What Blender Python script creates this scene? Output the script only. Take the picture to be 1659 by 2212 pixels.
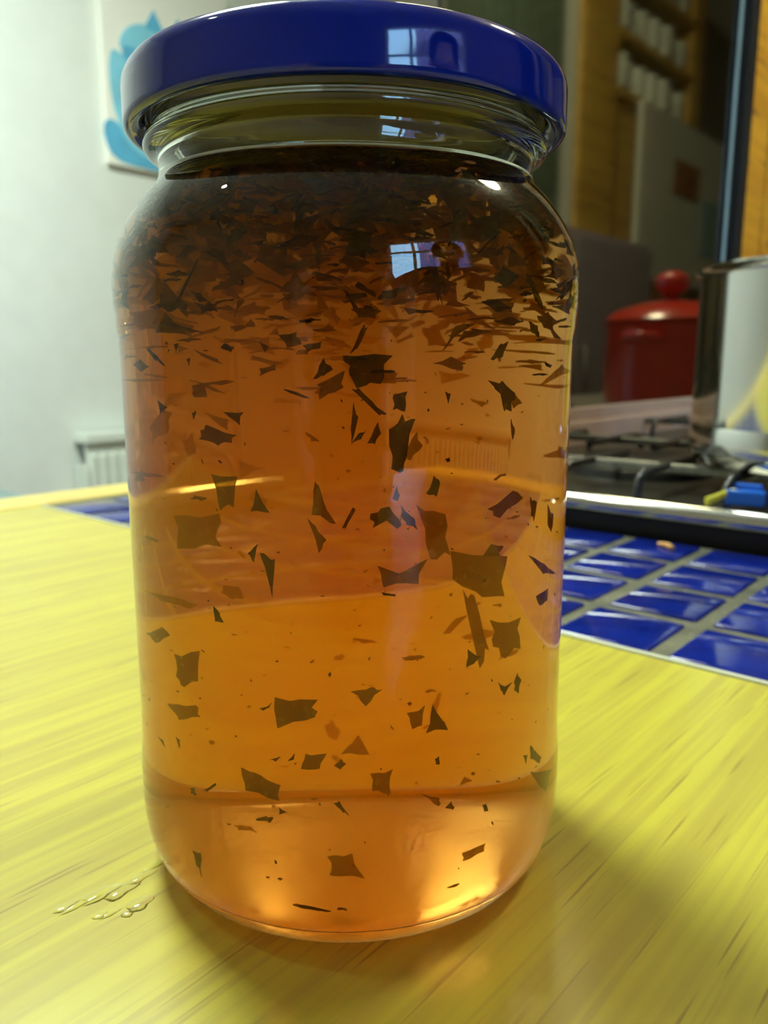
import bpy, bmesh, math, random
from mathutils import Vector, Matrix, noise

for o in list(bpy.data.objects):
    bpy.data.objects.remove(o)
scene = bpy.context.scene
COL = scene.collection
S = 0.001                       # everything below is given in millimetres
rnd = random.Random(7)

# ------------------------------------------------------------------ camera
CAM = (5.67, -131.29, 82.41)
cam_data = bpy.data.cameras.new('camera')
cam_data.sensor_fit = 'HORIZONTAL'
cam_data.sensor_width = 36.0
cam_data.lens = 36.0 * 1720.0 / 1659.0
cam_data.clip_start = 0.005
cam_data.clip_end = 60
cam_data.dof.use_dof = True
cam_data.dof.focus_distance = 0.103
cam_data.dof.aperture_fstop = 40.0
cam = bpy.data.objects.new('camera', cam_data)
cam.location = [c * S for c in CAM]
cam.rotation_euler = (math.radians(90 - 10.805), 0, 0)
COL.objects.link(cam)
scene.camera = cam

# ------------------------------------------------------------------ view, world, light paths
vs = scene.view_settings
vs.view_transform = 'Standard'
vs.look = 'None'
vs.gamma = 1.0
vs.use_curve_mapping = False
vs.exposure = 1.75
cy = scene.cycles
cy.max_bounces = 13
cy.transmission_bounces = 12
cy.glossy_bounces = 5
cy.diffuse_bounces = 3
cy.transparent_max_bounces = 32
cy.volume_bounces = 6
cy.sample_clamp_indirect = 20.0
cy.caustics_refractive = True
cy.caustics_reflective = True
cy.use_denoising = True
cy.use_light_tree = False
cy.use_adaptive_sampling = True
cy.adaptive_threshold = 0.1
cy.adaptive_min_samples = 16

world = bpy.data.worlds.new('sky')
scene.world = world
world.use_nodes = True
bg = world.node_tree.nodes['Background']
bg.inputs['Color'].default_value = (0.33, 0.66, 1.0, 1)
bg.inputs['Strength'].default_value = 6.0
LAMP_STRENGTH = 21.0
LAMP_COLOUR = (0.89, 1.0, 0.86, 1)

# ------------------------------------------------------------------ frames
UX, UY = 0.7553, -0.6554        # kitchen frame: u along the worktop edge, v along the hob wall
VX, VY = 0.6554, 0.7553
ROT = math.atan2(UY, UX)
def uvw(u, v, z):
    return (u * UX + v * VX, u * UY + v * VY, z)

# ------------------------------------------------------------------ geometry helpers (mm, lists of verts and faces)
class Geo:
    def __init__(self):
        self.v, self.f = [], []
    def add(self, vs_, fs_):
        n = len(self.v)
        self.v += [tuple(p) for p in vs_]
        self.f += [tuple(i + n for i in f) for f in fs_]
        return self
    def box(self, x0, x1, y0, y1, z0, z1, bev=0.0, seg=2):
        if bev <= 0:
            return self.add([(x0,y0,z0),(x1,y0,z0),(x1,y1,z0),(x0,y1,z0),(x0,y0,z1),(x1,y0,z1),(x1,y1,z1),(x0,y1,z1)],
                            [(0,3,2,1),(4,5,6,7),(0,1,5,4),(1,2,6,5),(2,3,7,6),(3,0,4,7)])
        bm = bmesh.new()
        bmesh.ops.create_cube(bm, size=1)
        for q in bm.verts:
            q.co = Vector((x0 + (q.co.x + .5) * (x1 - x0), y0 + (q.co.y + .5) * (y1 - y0), z0 + (q.co.z + .5) * (z1 - z0)))
        bmesh.ops.bevel(bm, geom=bm.edges[:], offset=bev, segments=seg, profile=0.5, affect='EDGES')
        bm.verts.index_update()
        self.add([q.co[:] for q in bm.verts], [[q.index for q in f.verts] for f in bm.faces])
        bm.free()
        return self
    def lathe(self, prof, seg=64, cx=0, cy_=0, closed=False):
        vs_, rings = [], []
        for r, z in prof:
            if r < 1e-6:
                rings.append([len(vs_)]); vs_.append((cx, cy_, z))
            else:
                base = len(vs_)
                for i in range(seg):
                    a = 2 * math.pi * i / seg
                    vs_.append((cx + r * math.cos(a), cy_ + r * math.sin(a), z))
                rings.append([base + i for i in range(seg)])
        fs_ = []
        pairs = list(zip(rings, rings[1:]))
        if closed:
            pairs.append((rings[-1], rings[0]))
        for a, b in pairs:
            if len(a) == 1 and len(b) == 1:
                continue
            for i in range(seg):
                j = (i + 1) % seg
                if len(a) == 1:
                    fs_.append((a[0], b[j], b[i]))
                elif len(b) == 1:
                    fs_.append((a[i], a[j], b[0]))
                else:
                    fs_.append((a[i], a[j], b[j], b[i]))
        return self.add(vs_, fs_)
    def tube(self, path, r, seg=10, r1=None):
        path = [Vector(p) for p in path]
        n = len(path)
        vs_, fs_ = [], []
        up = None
        for k, p in enumerate(path):
            d = (path[min(k + 1, n - 1)] - path[max(k - 1, 0)]).normalized()
            if up is None:
                up = Vector((0, 0, 1)) if abs(d.z) < .9 else Vector((1, 0, 0))
            a = d.cross(up).normalized(); b = a.cross(d).normalized(); up = b
            rr = r if r1 is None else r + (r1 - r) * k / (n - 1)
            for i in range(seg):
                t = 2 * math.pi * i / seg
                vs_.append(p + a * (rr * math.cos(t)) + b * (rr * math.sin(t)))
        for k in range(n - 1):
            for i in range(seg):
                j = (i + 1) % seg
                fs_.append((k*seg+i, k*seg+j, (k+1)*seg+j, (k+1)*seg+i))
        fs_.append(tuple(reversed(range(seg))))
        fs_.append(tuple((n-1)*seg + i for i in range(seg)))
        return self.add(vs_, fs_)
    def prism(self, poly, lo, hi, axis='u'):
        # poly: list of (a, b); extruded between lo and hi along the axis
        n = len(poly)
        def mk(a, b, c):
            return (c, a, b) if axis == 'u' else ((a, c, b) if axis == 'v' else (a, b, c))
        vs_ = [mk(a, b, lo) for a, b in poly] + [mk(a, b, hi) for a, b in poly]
        fs_ = [tuple(range(n)), tuple(range(2*n-1, n-1, -1))]
        fs_ += [(i, n + i, n + (i+1) % n, (i+1) % n) for i in range(n)]
        return self.add(vs_, fs_)
    def mesh(self, name, smooth=False, fix=True):
        me = bpy.data.meshes.new(name)
        me.from_pydata([(x*S, y*S, z*S) for x, y, z in self.v], [], self.f)
        me.validate()
        if fix:
            bm = bmesh.new(); bm.from_mesh(me)
            bmesh.ops.recalc_face_normals(bm, faces=bm.faces[:])
            bm.to_mesh(me); bm.free()
        if smooth is not False:
            for p in me.polygons:
                p.use_smooth = True
            if smooth is not True:
                me.set_sharp_from_angle(angle=math.radians(smooth))
        return me

def tag(o, label=None, cat=None, group=None, kind=None):
    if label: o['label'] = label
    if cat: o['category'] = cat
    if group: o['group'] = group
    if kind: o['kind'] = kind
    return o

def link(name, me, mat=None, parent=None, loc=(0, 0, 0), rz=0.0):
    o = bpy.data.objects.new(name, me)
    COL.objects.link(o)
    o.location = (loc[0]*S, loc[1]*S, loc[2]*S)
    o.rotation_euler = (0, 0, rz)
    if mat is not None and me is not None and not me.materials:
        for m in (mat if isinstance(mat, (list, tuple)) else [mat]):
            me.materials.append(m)
    if parent is not None:
        o.parent = parent
    return o

def thing(name, label, cat, loc, rz=0.0, group=None):
    return tag(link(name, None, None, None, loc, rz), label, cat, group)
def uthing(name, label, cat, u, v, z, group=None):      # a thing standing in the kitchen frame
    return thing(name, label, cat, uvw(u, v, z), ROT, group)
def part(name, geo, mat, parent, smooth=False, loc=(0, 0, 0), rz=0.0):
    return link(name, geo.mesh(name, smooth), mat, parent, loc, rz)
def umesh(name, geo, mat, u, v, z, smooth=False):       # a one-mesh thing in the kitchen frame
    return link(name, geo.mesh(name, smooth), mat, None, uvw(u, v, z), ROT)
def struct(name, geo, mat, parent=None, smooth=False):  # setting, geometry in absolute kitchen coordinates
    o = link(name, geo.mesh(name, smooth), mat, parent, (0, 0, 0), ROT if parent is None else 0)
    if parent is None:
        o['kind'] = 'structure'
    return o

# ------------------------------------------------------------------ materials
class Mat:
    def __init__(self, name):
        self.m = bpy.data.materials.new(name)
        self.m.use_nodes = True
        self.t = self.m.node_tree
        self.t.nodes.clear()
        self.out = self.n('ShaderNodeOutputMaterial')
    def n(self, kind, **kw):
        nd = self.t.nodes.new(kind)
        for k, v in kw.items():
            if isinstance(k, str) and hasattr(nd, k) and k not in nd.inputs:
                setattr(nd, k, v)
        return nd
    def l(self, a, b):
        self.t.links.new(a, b)
    def coord(self, scale, kind='Object'):
        c = self.n('ShaderNodeTexCoord'); mp = self.n('ShaderNodeMapping')
        mp.inputs['Scale'].default_value = scale
        self.l(c.outputs[kind], mp.inputs['Vector'])
        return mp.outputs['Vector']
    def noise(self, vec, scale=1.0, detail=3.0, rough=0.5, dist=0.0):
        nd = self.n('ShaderNodeTexNoise')
        nd.inputs['Scale'].default_value = scale
        nd.inputs['Detail'].default_value = detail
        nd.inputs['Roughness'].default_value = rough
        nd.inputs['Distortion'].default_value = dist
        self.l(vec, nd.inputs['Vector'])
        return nd.outputs['Fac']
    def ramp(self, fac, stops, interp='LINEAR'):
        r = self.n('ShaderNodeValToRGB')
        r.color_ramp.interpolation = interp
        els = r.color_ramp.elements
        while len(els) > 1:
            els.remove(els[-1])
        els[0].position = stops[0][0]; els[0].color = (*stops[0][1], 1)
        for p, c in stops[1:]:
            e = els.new(p); e.color = (*c, 1)
        self.l(fac, r.inputs['Fac'])
        return r.outputs['Color']
    def mix(self, fac, a, b, blend='MIX'):
        m = self.n('ShaderNodeMix'); m.data_type = 'RGBA'; m.blend_type = blend
        for sock, val in ((m.inputs[0], fac), (m.inputs[6], a), (m.inputs[7], b)):
            if hasattr(val, 'links'):
                self.l(val, sock)
            elif isinstance(val, tuple):
                sock.default_value = (*val, 1) if len(val) == 3 else val
            else:
                sock.default_value = val
        return m.outputs[2]
    def bump(self, height, strength=0.2, dist=0.001):
        b = self.n('ShaderNodeBump')
        b.inputs['Strength'].default_value = strength
        b.inputs['Distance'].default_value = dist
        self.l(height, b.inputs['Height'])
        return b.outputs['Normal']
    def principled(self, color=None, rough=0.5, metal=0.0, spec=0.5, normal=None, coat=0.0, **kw):
        p = self.n('ShaderNodeBsdfPrincipled')
        if color is not None:
            if hasattr(color, 'links'): self.l(color, p.inputs['Base Color'])
            else: p.inputs['Base Color'].default_value = (*color, 1)
        if hasattr(rough, 'links'): self.l(rough, p.inputs['Roughness'])
        else: p.inputs['Roughness'].default_value = rough
        p.inputs['Metallic'].default_value = metal
        p.inputs['Specular IOR Level'].default_value = spec
        p.inputs['Coat Weight'].default_value = coat
        p.inputs['Coat Roughness'].default_value = 0.03
        if normal is not None: self.l(normal, p.inputs['Normal'])
        for k, v in kw.items():
            p.inputs[k].default_value = v
        self.l(p.outputs['BSDF'], self.out.inputs['Surface'])
        return p

def simple(name, color, rough=0.5, metal=0.0, spec=0.5, var=0.06, scale=40.0, coat=0.0, bump=0.0):
    M = Mat(name)
    vec = M.coord((1, 1, 1))
    nz = M.noise(vec, scale, 1)
    dark = tuple(c * (1 - var) for c in color); light = tuple(min(1, c * (1 + var)) for c in color)
    colr = M.ramp(nz, [(0.3, dark), (0.7, light)])
    nrm = M.bump(nz, bump) if bump else None
    M.principled(colr, rough, metal, spec, nrm, coat)
    return M.m

def emissive(name, color, strength):
    M = Mat(name)
    e = M.n('ShaderNodeEmission')
    e.inputs['Color'].default_value = color
    e.inputs['Strength'].default_value = strength
    M.l(e.outputs[0], M.out.inputs['Surface'])
    return M.m

def glass_mat(name, ior, color=(1, 1, 1, 1), rough=0.0):
    M = Mat(name)
    g = M.n('ShaderNodeBsdfGlass')
    g.inputs['Color'].default_value = color
    g.inputs['IOR'].default_value = ior
    g.inputs['Roughness'].default_value = rough
    M.l(g.outputs[0], M.out.inputs['Surface'])
    return M.m

def wood_mat(name, base, mid, dark, rough=0.32, su=1.0):
    # grain runs along local y
    M = Mat(name)
    broad = M.noise(M.coord((210*su, 6.0*su, 30)), 1.0, 2, 0.6, 0.3)
    fine = M.noise(M.coord((560*su, 12*su, 60)), 1.0, 1, 0.6, 0.2)
    dash = M.noise(M.coord((900*su, 34*su, 90)), 1.0, 1, 0.5, 0.0)
    c = M.ramp(broad, [(0.36, mid), (0.58, base)])
    f = M.ramp(fine, [(0.34, (0.8, 0.8, 0.8)), (0.48, (0, 0, 0))])
    c = M.mix(f, c, mid)
    d = M.ramp(dash, [(0.63, (0, 0, 0)), (0.74, (0.9, 0.9, 0.9))])
    c = M.mix(d, c, dark)
    M.principled(c, rough, 0, 0.5)
    return M.m

M_WOOD = wood_mat('yellow_oak_laminate', (0.55, 0.50, 0.058), (0.45, 0.385, 0.058), (0.33, 0.25, 0.05), rough=0.30)
M_STRIP = wood_mat('honey_wood_edging', (0.78, 0.62, 0.15), (0.60, 0.45, 0.11), (0.30, 0.2, 0.05), rough=0.4)
M_PINE = wood_mat('orange_pine', (0.95, 0.46, 0.03), (0.78, 0.34, 0.022), (0.28, 0.11, 0.012), rough=0.4, su=0.25)
M_PINE_DULL = wood_mat('brown_pine', (0.62, 0.40, 0.07), (0.50, 0.30, 0.05), (0.2, 0.1, 0.02), rough=0.5, su=0.2)
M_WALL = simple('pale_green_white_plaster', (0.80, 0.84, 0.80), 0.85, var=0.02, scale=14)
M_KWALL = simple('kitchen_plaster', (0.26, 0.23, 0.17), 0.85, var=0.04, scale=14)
M_CEIL = simple('white_ceiling', (0.82, 0.82, 0.78), 0.9, var=0.02)
M_FLOOR = simple('brown_vinyl_floor', (0.22, 0.15, 0.09), 0.5, var=0.15, scale=9)
M_WHITE = simple('white_gloss_paint', (0.80, 0.86, 0.80), 0.3, var=0.02)
M_CANVAS = simple('primed_canvas', (0.93, 0.93, 0.86), 0.85, var=0.02, scale=200)
M_CAT1 = simple('sky_blue_paint', (0.25, 0.66, 0.86), 0.7, var=0.10, scale=12)
M_CAT2 = simple('mid_blue_paint', (0.12, 0.47, 0.74), 0.7, var=0.12, scale=12)
M_LID = simple('royal_blue_enamel', (0.002, 0.011, 0.20), 0.06, var=0.03, scale=60, spec=0.45)
M_LINER = simple('gold_lacquer', (0.58, 0.44, 0.14), 0.35, var=0.05, scale=60)
M_GLASS = glass_mat('jar_glass', 1.45, (0.975, 0.995, 0.965, 1))
M_INNER = glass_mat('jar_glass_against_jelly', 1.45 / 1.40, (0.985, 0.995, 0.98, 1))
M_BASE = glass_mat('stippled_base_glass', 1.45, (0.985, 0.995, 0.97, 1), 0.3)
M_CHROME = simple('polished_steel', (0.62, 0.63, 0.60), 0.13, 1.0, var=0.03)
M_PAN = simple('mirror_steel', (0.66, 0.67, 0.62), 0.09, 1.0, var=0.03)
M_HOB = simple('brushed_brown_steel', (0.15, 0.14, 0.11), 0.38, 1.0, var=0.06)
M_IRON = simple('black_cast_iron', (0.018, 0.018, 0.017), 0.35, 0.0, var=0.2, scale=300, bump=0.1)
M_IRONTOP = simple('worn_grate_enamel', (0.16, 0.17, 0.16), 0.3, 0.6, var=0.2, scale=200)
M_BLACK = simple('plain_black', (0.012, 0.012, 0.013), 0.4)
M_SPLASH = simple('dark_mirror_splashback', (0.42, 0.42, 0.35), 0.045, 1.0, var=0.05, scale=5)
M_SPLEDGE = simple('splashback_edge', (0.55, 0.68, 0.62), 0.25, 0.0)
M_UPSTAND = simple('taupe_upstand', (0.60, 0.44, 0.34), 0.4, var=0.08, scale=25)
M_TILE = None
M_RED = simple('red_enamel', (0.50, 0.022, 0.008), 0.22, var=0.05, coat=0.4)
M_MUG = simple('white_glaze', (0.78, 0.86, 0.78), 0.2, var=0.03)
M_DGREEN = simple('dark_green_cloth', (0.05, 0.075, 0.05), 0.9, var=0.2, scale=30)
M_BROWNPRINT = simple('brown_print', (0.30, 0.12, 0.03), 0.7, var=0.3, scale=14)
M_BOARD = simple('grey_white_board', (0.66, 0.70, 0.62), 0.4, var=0.04, scale=6)
M_BLUEP = simple('bright_blue_plastic', (0.015, 0.16, 0.72), 0.3, var=0.05)
M_YELP = simple('yellow_plastic', (0.72, 0.66, 0.05), 0.35, var=0.05)
M_CRUMB = simple('orange_crumb', (0.80, 0.42, 0.12), 0.7, var=0.2, scale=600)
M_CAB = simple('cream_cabinet', (0.55, 0.50, 0.36), 0.45, var=0.04)

def tile_mat():
    M = Mat('cobalt_glazed_tile')
    vec = M.coord((1, 1, 1), 'Object')
    info = M.n('ShaderNodeObjectInfo')
    nz = M.noise(vec, 70, 3)
    c = M.ramp(nz, [(0.3, (0.003, 0.010, 0.15)), (0.7, (0.005, 0.02, 0.26))])
    c2 = M.ramp(info.outputs['Random'], [(0, (0.75, 0.75, 0.75)), (1, (1.1, 1.1, 1.1))])
    c = M.mix(1.0, c, c2, 'MULTIPLY')
    nb = M.bump(M.noise(vec, 45, 1), 0.05, 0.0012)
    M.principled(c, 0.07, 0, 0.38, nb)
    return M.m
M_TILE = tile_mat()
def grout_mat():
    M = Mat('grey_olive_grout')
    vec = M.coord((1, 1, 1))
    a = M.noise(vec, 420, 4, 0.7)
    b = M.noise(vec, 60, 3)
    c = M.ramp(b, [(0.3, (0.05, 0.055, 0.04)), (0.7, (0.17, 0.17, 0.11))])
    sp = M.ramp(a, [(0.62, (0, 0, 0)), (0.72, (1, 1, 1))])
    c = M.mix(sp, c, (0.52, 0.5, 0.36))
    M.principled(c, 0.45, 0, 0.5, M.bump(a, 0.5, 0.0008))
    return M.m
M_GROUT = grout_mat()

def flake_mat(name, col, trans):
    M = Mat(name)
    vec = M.coord((1, 1, 1))
    nz = M.noise(vec, 900, 1)
    c = M.ramp(nz, [(0.3, tuple(x*0.6 for x in col)), (0.7, tuple(x*1.4 for x in col))])
    d = M.n('ShaderNodeBsdfDiffuse'); t = M.n('ShaderNodeBsdfTranslucent'); tr = M.n('ShaderNodeBsdfTransparent')
    M.l(c, d.inputs['Color']); M.l(c, t.inputs['Color'])
    tr.inputs['Color'].default_value = (0.62, 0.52, 0.16, 1)
    m = M.n('ShaderNodeMixShader'); m.inputs[0].default_value = 0.5
    M.l(d.outputs[0], m.inputs[1]); M.l(t.outputs[0], m.inputs[2])
    m2 = M.n('ShaderNodeMixShader'); m2.inputs[0].default_value = trans
    M.l(m.outputs[0], m2.inputs[1]); M.l(tr.outputs[0], m2.inputs[2])
    M.l(m2.outputs[0], M.out.inputs['Surface'])
    return M.m
M_FLAKE = flake_mat('wet_dark_leaf', (0.13, 0.095, 0.015), 0.42)
M_FLAKE2 = flake_mat('wet_olive_leaf', (0.20, 0.18, 0.03), 0.55)
M_FLAKE3 = flake_mat('floating_leaf', (0.16, 0.10, 0.02), 0.15)

def jelly_mat():
    M = Mat('amber_jelly')
    at = M.n('ShaderNodeAttribute'); at.attribute_name = 'free_surface'
    tr = M.n('ShaderNodeBsdfTransparent')
    gl = M.n('ShaderNodeBsdfGlass'); gl.inputs['IOR'].default_value = 1.40
    mx = M.n('ShaderNodeMixShader')
    M.l(at.outputs['Fac'], mx.inputs[0]); M.l(tr.outputs[0], mx.inputs[1]); M.l(gl.outputs[0], mx.inputs[2])
    M.l(mx.outputs[0], M.out.inputs['Surface'])
    va = M.n('ShaderNodeVolumeAbsorption')
    va.inputs['Color'].default_value = (JELLY_RGB[0], JELLY_RGB[1], JELLY_RGB[2], 1)
    va.inputs['Density'].default_value = JELLY_DENSITY
    if JELLY_SCATTER > 0:
        sc = M.n('ShaderNodeVolumeScatter')
        sc.inputs['Color'].default_value = (1.0, 0.58, 0.02, 1)
        sc.inputs['Density'].default_value = JELLY_SCATTER
        sc.inputs['Anisotropy'].default_value = 0.6
        ad = M.n('ShaderNodeAddShader')
        M.l(va.outputs[0], ad.inputs[0]); M.l(sc.outputs[0], ad.inputs[1])
        M.l(ad.outputs[0], M.out.inputs['Volume'])
    else:
        M.l(va.outputs[0], M.out.inputs['Volume'])
    return M.m
JELLY_RGB = (1.0, 0.63, 0.0)
JELLY_DENSITY = 60.0
JELLY_SCATTER = 23.0
M_JELLY = jelly_mat()

def pane_mat(name, ior):
    M = Mat(name)
    tr = M.n('ShaderNodeBsdfTransparent'); gl = M.n('ShaderNodeBsdfGlossy'); gl.inputs['Roughness'].default_value = 0.02
    fr = M.n('ShaderNodeFresnel'); fr.inputs['IOR'].default_value = ior
    mx = M.n('ShaderNodeMixShader')
    M.l(fr.outputs[0], mx.inputs[0]); M.l(tr.outputs[0], mx.inputs[1]); M.l(gl.outputs[0], mx.inputs[2])
    M.l(mx.outputs[0], M.out.inputs['Surface'])
    return M.m
M_PANE = pane_mat('thin_window_glass', 1.5)
M_WATER = pane_mat('clear_water', 1.33)

# ================================================================== the room (kitchen frame, mm)
FLOOR, CEIL = -840, 1560
U0, U1, V0, V1 = -2100, 1700, -1500, 4200
struct('floor', Geo().box(U0-60, U1+60, V0-60, V1+60, FLOOR-60, FLOOR), M_FLOOR)
struct('ceiling', Geo().box(U0-60, U1+60, V0-60, V1+60, CEIL, CEIL+60), M_CEIL)
struct('wall_left', Geo().box(U0-60, U0, V0, V1, FLOOR, CEIL), M_WALL)
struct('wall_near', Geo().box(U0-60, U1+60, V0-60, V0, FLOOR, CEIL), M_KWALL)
struct('wall_far', Geo().box(U0-60, U1+60, V1, V1+60, FLOOR, CEIL), M_WALL)
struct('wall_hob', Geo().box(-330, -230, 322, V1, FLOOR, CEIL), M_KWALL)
WV0, WV1, WZ0, WZ1 = -940, 330, 140, 1000      # window opening in the wall behind the camera
g = Geo().box(U1, U1+60, V0, WV0, FLOOR, CEIL).box(U1, U1+60, WV1, V1, FLOOR, CEIL)
g.box(U1, U1+60, WV0, WV1, FLOOR, WZ0).box(U1, U1+60, WV0, WV1, WZ1, CEIL)
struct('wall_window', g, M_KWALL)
struct('wall_dresser', Geo().box(905, 965, 1480, V1, FLOOR, CEIL), M_KWALL)
struct('baseboard_left', Geo().box(U0, U0+14, V0, V1, FLOOR, FLOOR+120, 3), M_WHITE)

win = link('window_1', None, None, None, uvw(U1+20, (WV0+WV1)/2, WZ0), ROT); win['kind'] = 'structure'
hw, hh = (WV1-WV0)/2, WZ1-WZ0
g = Geo()
for a, b in ((-hw, -hw+45), (hw-45, hw), (-hw/3-18, -hw/3+18), (hw/3-18, hw/3+18)):
    g.box(-25, 25, a, b, 0, hh)
g.box(-24, 24, -hw, hw, 0, 45).box(-24, 24, -hw, hw, hh-45, hh).box(-24, 24, -hw, hw, hh*0.66-20, hh*0.66+20)
part('window_frame', g, M_WHITE, win)
for i in range(3):
    for j, (z0, z1) in enumerate(((45, hh*0.66-20), (hh*0.66+20, hh-45))):
        x0 = -hw + 2*hw*i/3 + 20; x1 = -hw + 2*hw*(i+1)/3 - 20
        part('pane', Geo().box(-2, 2, x0, x1, z0, z1), M_PANE, win)
part('window_sill', Geo().box(-90, 10, -hw-30, hw+30, -22, 0, 3), M_WHITE, win)
# the neighbouring house that fills the right-hand panes
nh = uthing('neighbour_house', 'mauve rendered house wall outside the kitchen window', 'building', U1+1500, 900, FLOOR)
part('wall', Geo().box(0, 300, -1710, 2400, 0, 4200), simple('mauve_render', (0.30, 0.17, 0.30), 0.9, var=0.08, scale=4), nh)
part('roof', Geo().prism([(-80, 4200), (380, 4200), (150, 4560)], -1770, 2460, 'v'), simple('slate', (0.12, 0.12, 0.14), 0.7), nh)

# ceiling lamp in the dining end, behind and to the left of the jar
LX, LY = -560, 830
lamp = thing('ceiling_lamp', 'round white flush ceiling lamp above the dining end', 'lamp', (LX, LY, CEIL))
part('base', Geo().lathe([(0, 0), (280, 0), (285, -18), (275, -24), (0, -24)], 48), M_WHITE, lamp, 40)
part('diffuser', Geo().lathe([(260, -24), (262, -46), (240, -66), (150, -82), (0, -88)], 40), emissive('lamp_glow', LAMP_COLOUR, LAMP_STRENGTH), lamp, True)
spot = uthing('ceiling_spotlight', 'small round recessed spotlight in the dining end ceiling', 'spotlight', -879, -593, CEIL)
part('bezel', Geo().lathe([(36, 0), (52, 0), (50, -8), (38, -10)], 32, closed=True), M_CHROME, spot, 40)
part('bulb', Geo().lathe([(0, -9), (20, -8.5), (36, -6)], 24), emissive('spot_glow', (0.95, 1.0, 0.9, 1), 60.0), spot, True)
kitchen_fill = uthing('ceiling_lamp', 'added unseen ceiling lamp brightening the kitchen beyond the hob', 'lamp', 330, 1250, CEIL)  # invented fixture, added to brighten the hob side and the mirrored shelves
part('base', Geo().lathe([(0, 0), (170, 0), (175, -18), (165, -24), (0, -24)], 48), M_WHITE, kitchen_fill, 40)
part('diffuser', Geo().lathe([(150, -24), (150, -50), (130, -74), (80, -88), (0, -92)], 24), emissive('kitchen_fill_glow', (1.0, 0.93, 0.62, 1), 20.0), kitchen_fill, True)

# ---------------------------------------------------------------- wood worktop and its end strip
EDGE_V = 115.5
wt = uthing('wood_worktop', 'yellow oak-grained worktop under the jelly jar', 'worktop', 0, 0, 0)
part('top', Geo().box(-354, 640, -520, EDGE_V, -38, 0, 0.8), M_WOOD, wt)
part('end_strip', Geo().box(-392, -354.6, -520, 330, -38, 0.8, 2.0, 3), M_STRIP, wt)
part('edge_trim', Geo().box(-354, 640, EDGE_V+0.05, EDGE_V+1.9, -20, 0.5, 0.4), simple('pale_edge_trim', (0.62, 0.64, 0.5), 0.3), wt)

# ---------------------------------------------------------------- tiled worktop
tw = uthing('tiled_worktop', 'cobalt blue tiled worktop between the wood worktop and the hob', 'worktop', 0, 0, 0)
part('grout_bed', Geo().box(-354, -226, EDGE_V+2, 322, -36, -0.5).box(-226, 640, EDGE_V+2, 261, -36, -0.5), M_GROUT, tw)
tile_variants = []
for k in range(4):
    tile_variants.append(Geo().box(-15, 15, -15.4, 15.4, -4, 0.5, 1.1, 3).mesh('tile', 40))
    tile_variants[-1].materials.append(M_TILE)
PU, PV = 35.2, 36.4
row = 0
v = EDGE_V + 2.2
while v + 33 < 322:
    u = -354 + 0.6 + 15
    col = 0
    uoff = -24.6 + 15 - 0.1          # a tile runs from u = -24.6 to 5.4
    k0 = math.ceil((-354 + 16 - uoff) / PU)
    k = k0
    while uoff + k * PU + 15 < 640:
        uc = uoff + k * PU; vc = v + 15.7
        if vc + 16 < 262 or uc + 16 < -226:
            o = link('tile', tile_variants[(row * 7 + k) % 4], None, tw, (uc + rnd.uniform(-.5, .5), vc + rnd.uniform(-.5, .5), rnd.uniform(-.15, .15)), rnd.uniform(-.012, .012))
            o.rotation_euler.x = rnd.uniform(-.008, .008); o.rotation_euler.y = rnd.uniform(-.008, .008)
        k += 1
    v += PV
    row += 1
crumb = Geo()
crumb.tube([(-4.5, 2.6, 1.3), (-1.5, .9, 1.6), (1, -.4, 1.8), (4, -3.2, 1.2)], 0.7, 8, 1.5)
tag(umesh('crumb', crumb, M_CRUMB, -40.5, 246, 0.2, True), 'tiny orange food crumb lying on a blue tile beside the hob', 'crumb')

# ---------------------------------------------------------------- hob
HV0, HV1, HU0, HU1 = 262, 858, -216.5, 300
hob = uthing('gas_hob', 'brown steel gas hob with a bright chrome edge and black pan supports', 'hob', 0, 0, 0)
part('body', Geo().box(HU0+8, HU1-8, HV0+7, HV1-7, -30, 10), M_BLACK, hob)
part('deck', Geo().box(HU0, HU1, HV0+9, HV1, 10, 14.2, 1.2), M_HOB, hob)
part('chrome_edge', Geo().tube([(HU0, HV0+4.6, 12.8), (0, HV0+4.6, 12.8), (HU1, HV0+4.6, 12.8)], 4.6, 16), M_CHROME, hob, 60)
part('edge_ledge', Geo().box(HU0, HU1, HV0+5, HV0+24, 10.5, 15.4, 1.6, 3), M_HOB, hob, 40)
def grate(uc, vc):
    g1 = Geo()
    for dv in (-62, 62):
        g1.box(uc-112, uc+112, vc+dv-3, vc+dv+3, 24, 29, 1.2)
    for du in (-112, 112):
        g1.box(uc+du-3, uc+du+3, vc-62, vc+62, 24, 29, 1.2)
    gr = part('pan_support', g1, M_IRONTOP, hob)
    for du in (-84, -42, 0, 42, 84):
        for s in (-1, 1):
            part('grate_finger', Geo().tube([(uc+du, vc+s*100, 14.5), (uc+du, vc+s*98, 24), (uc+du, vc+s*92, 28), (uc+du, vc+s*20, 28)], 2.3, 8), M_IRON, gr, 60)
for uc, vc in ((-112, 380), (140, 380), (-112, 700), (140, 700)):
    grate(uc, vc)
    b = part('burner', Geo().lathe([(0, 14), (44, 14), (42, 19), (34, 21), (33, 24), (30, 25.5), (0, 26)], 32), M_IRON, hob, 40, (uc, vc, 0))
for k in range(4):
    part('control_knob', Geo().lathe([(0, 14), (17, 14), (16, 28), (13, 31), (0, 31)], 24), M_BLACK, hob, 40, (HU1-30, 420 + 70*k, 0))

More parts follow.
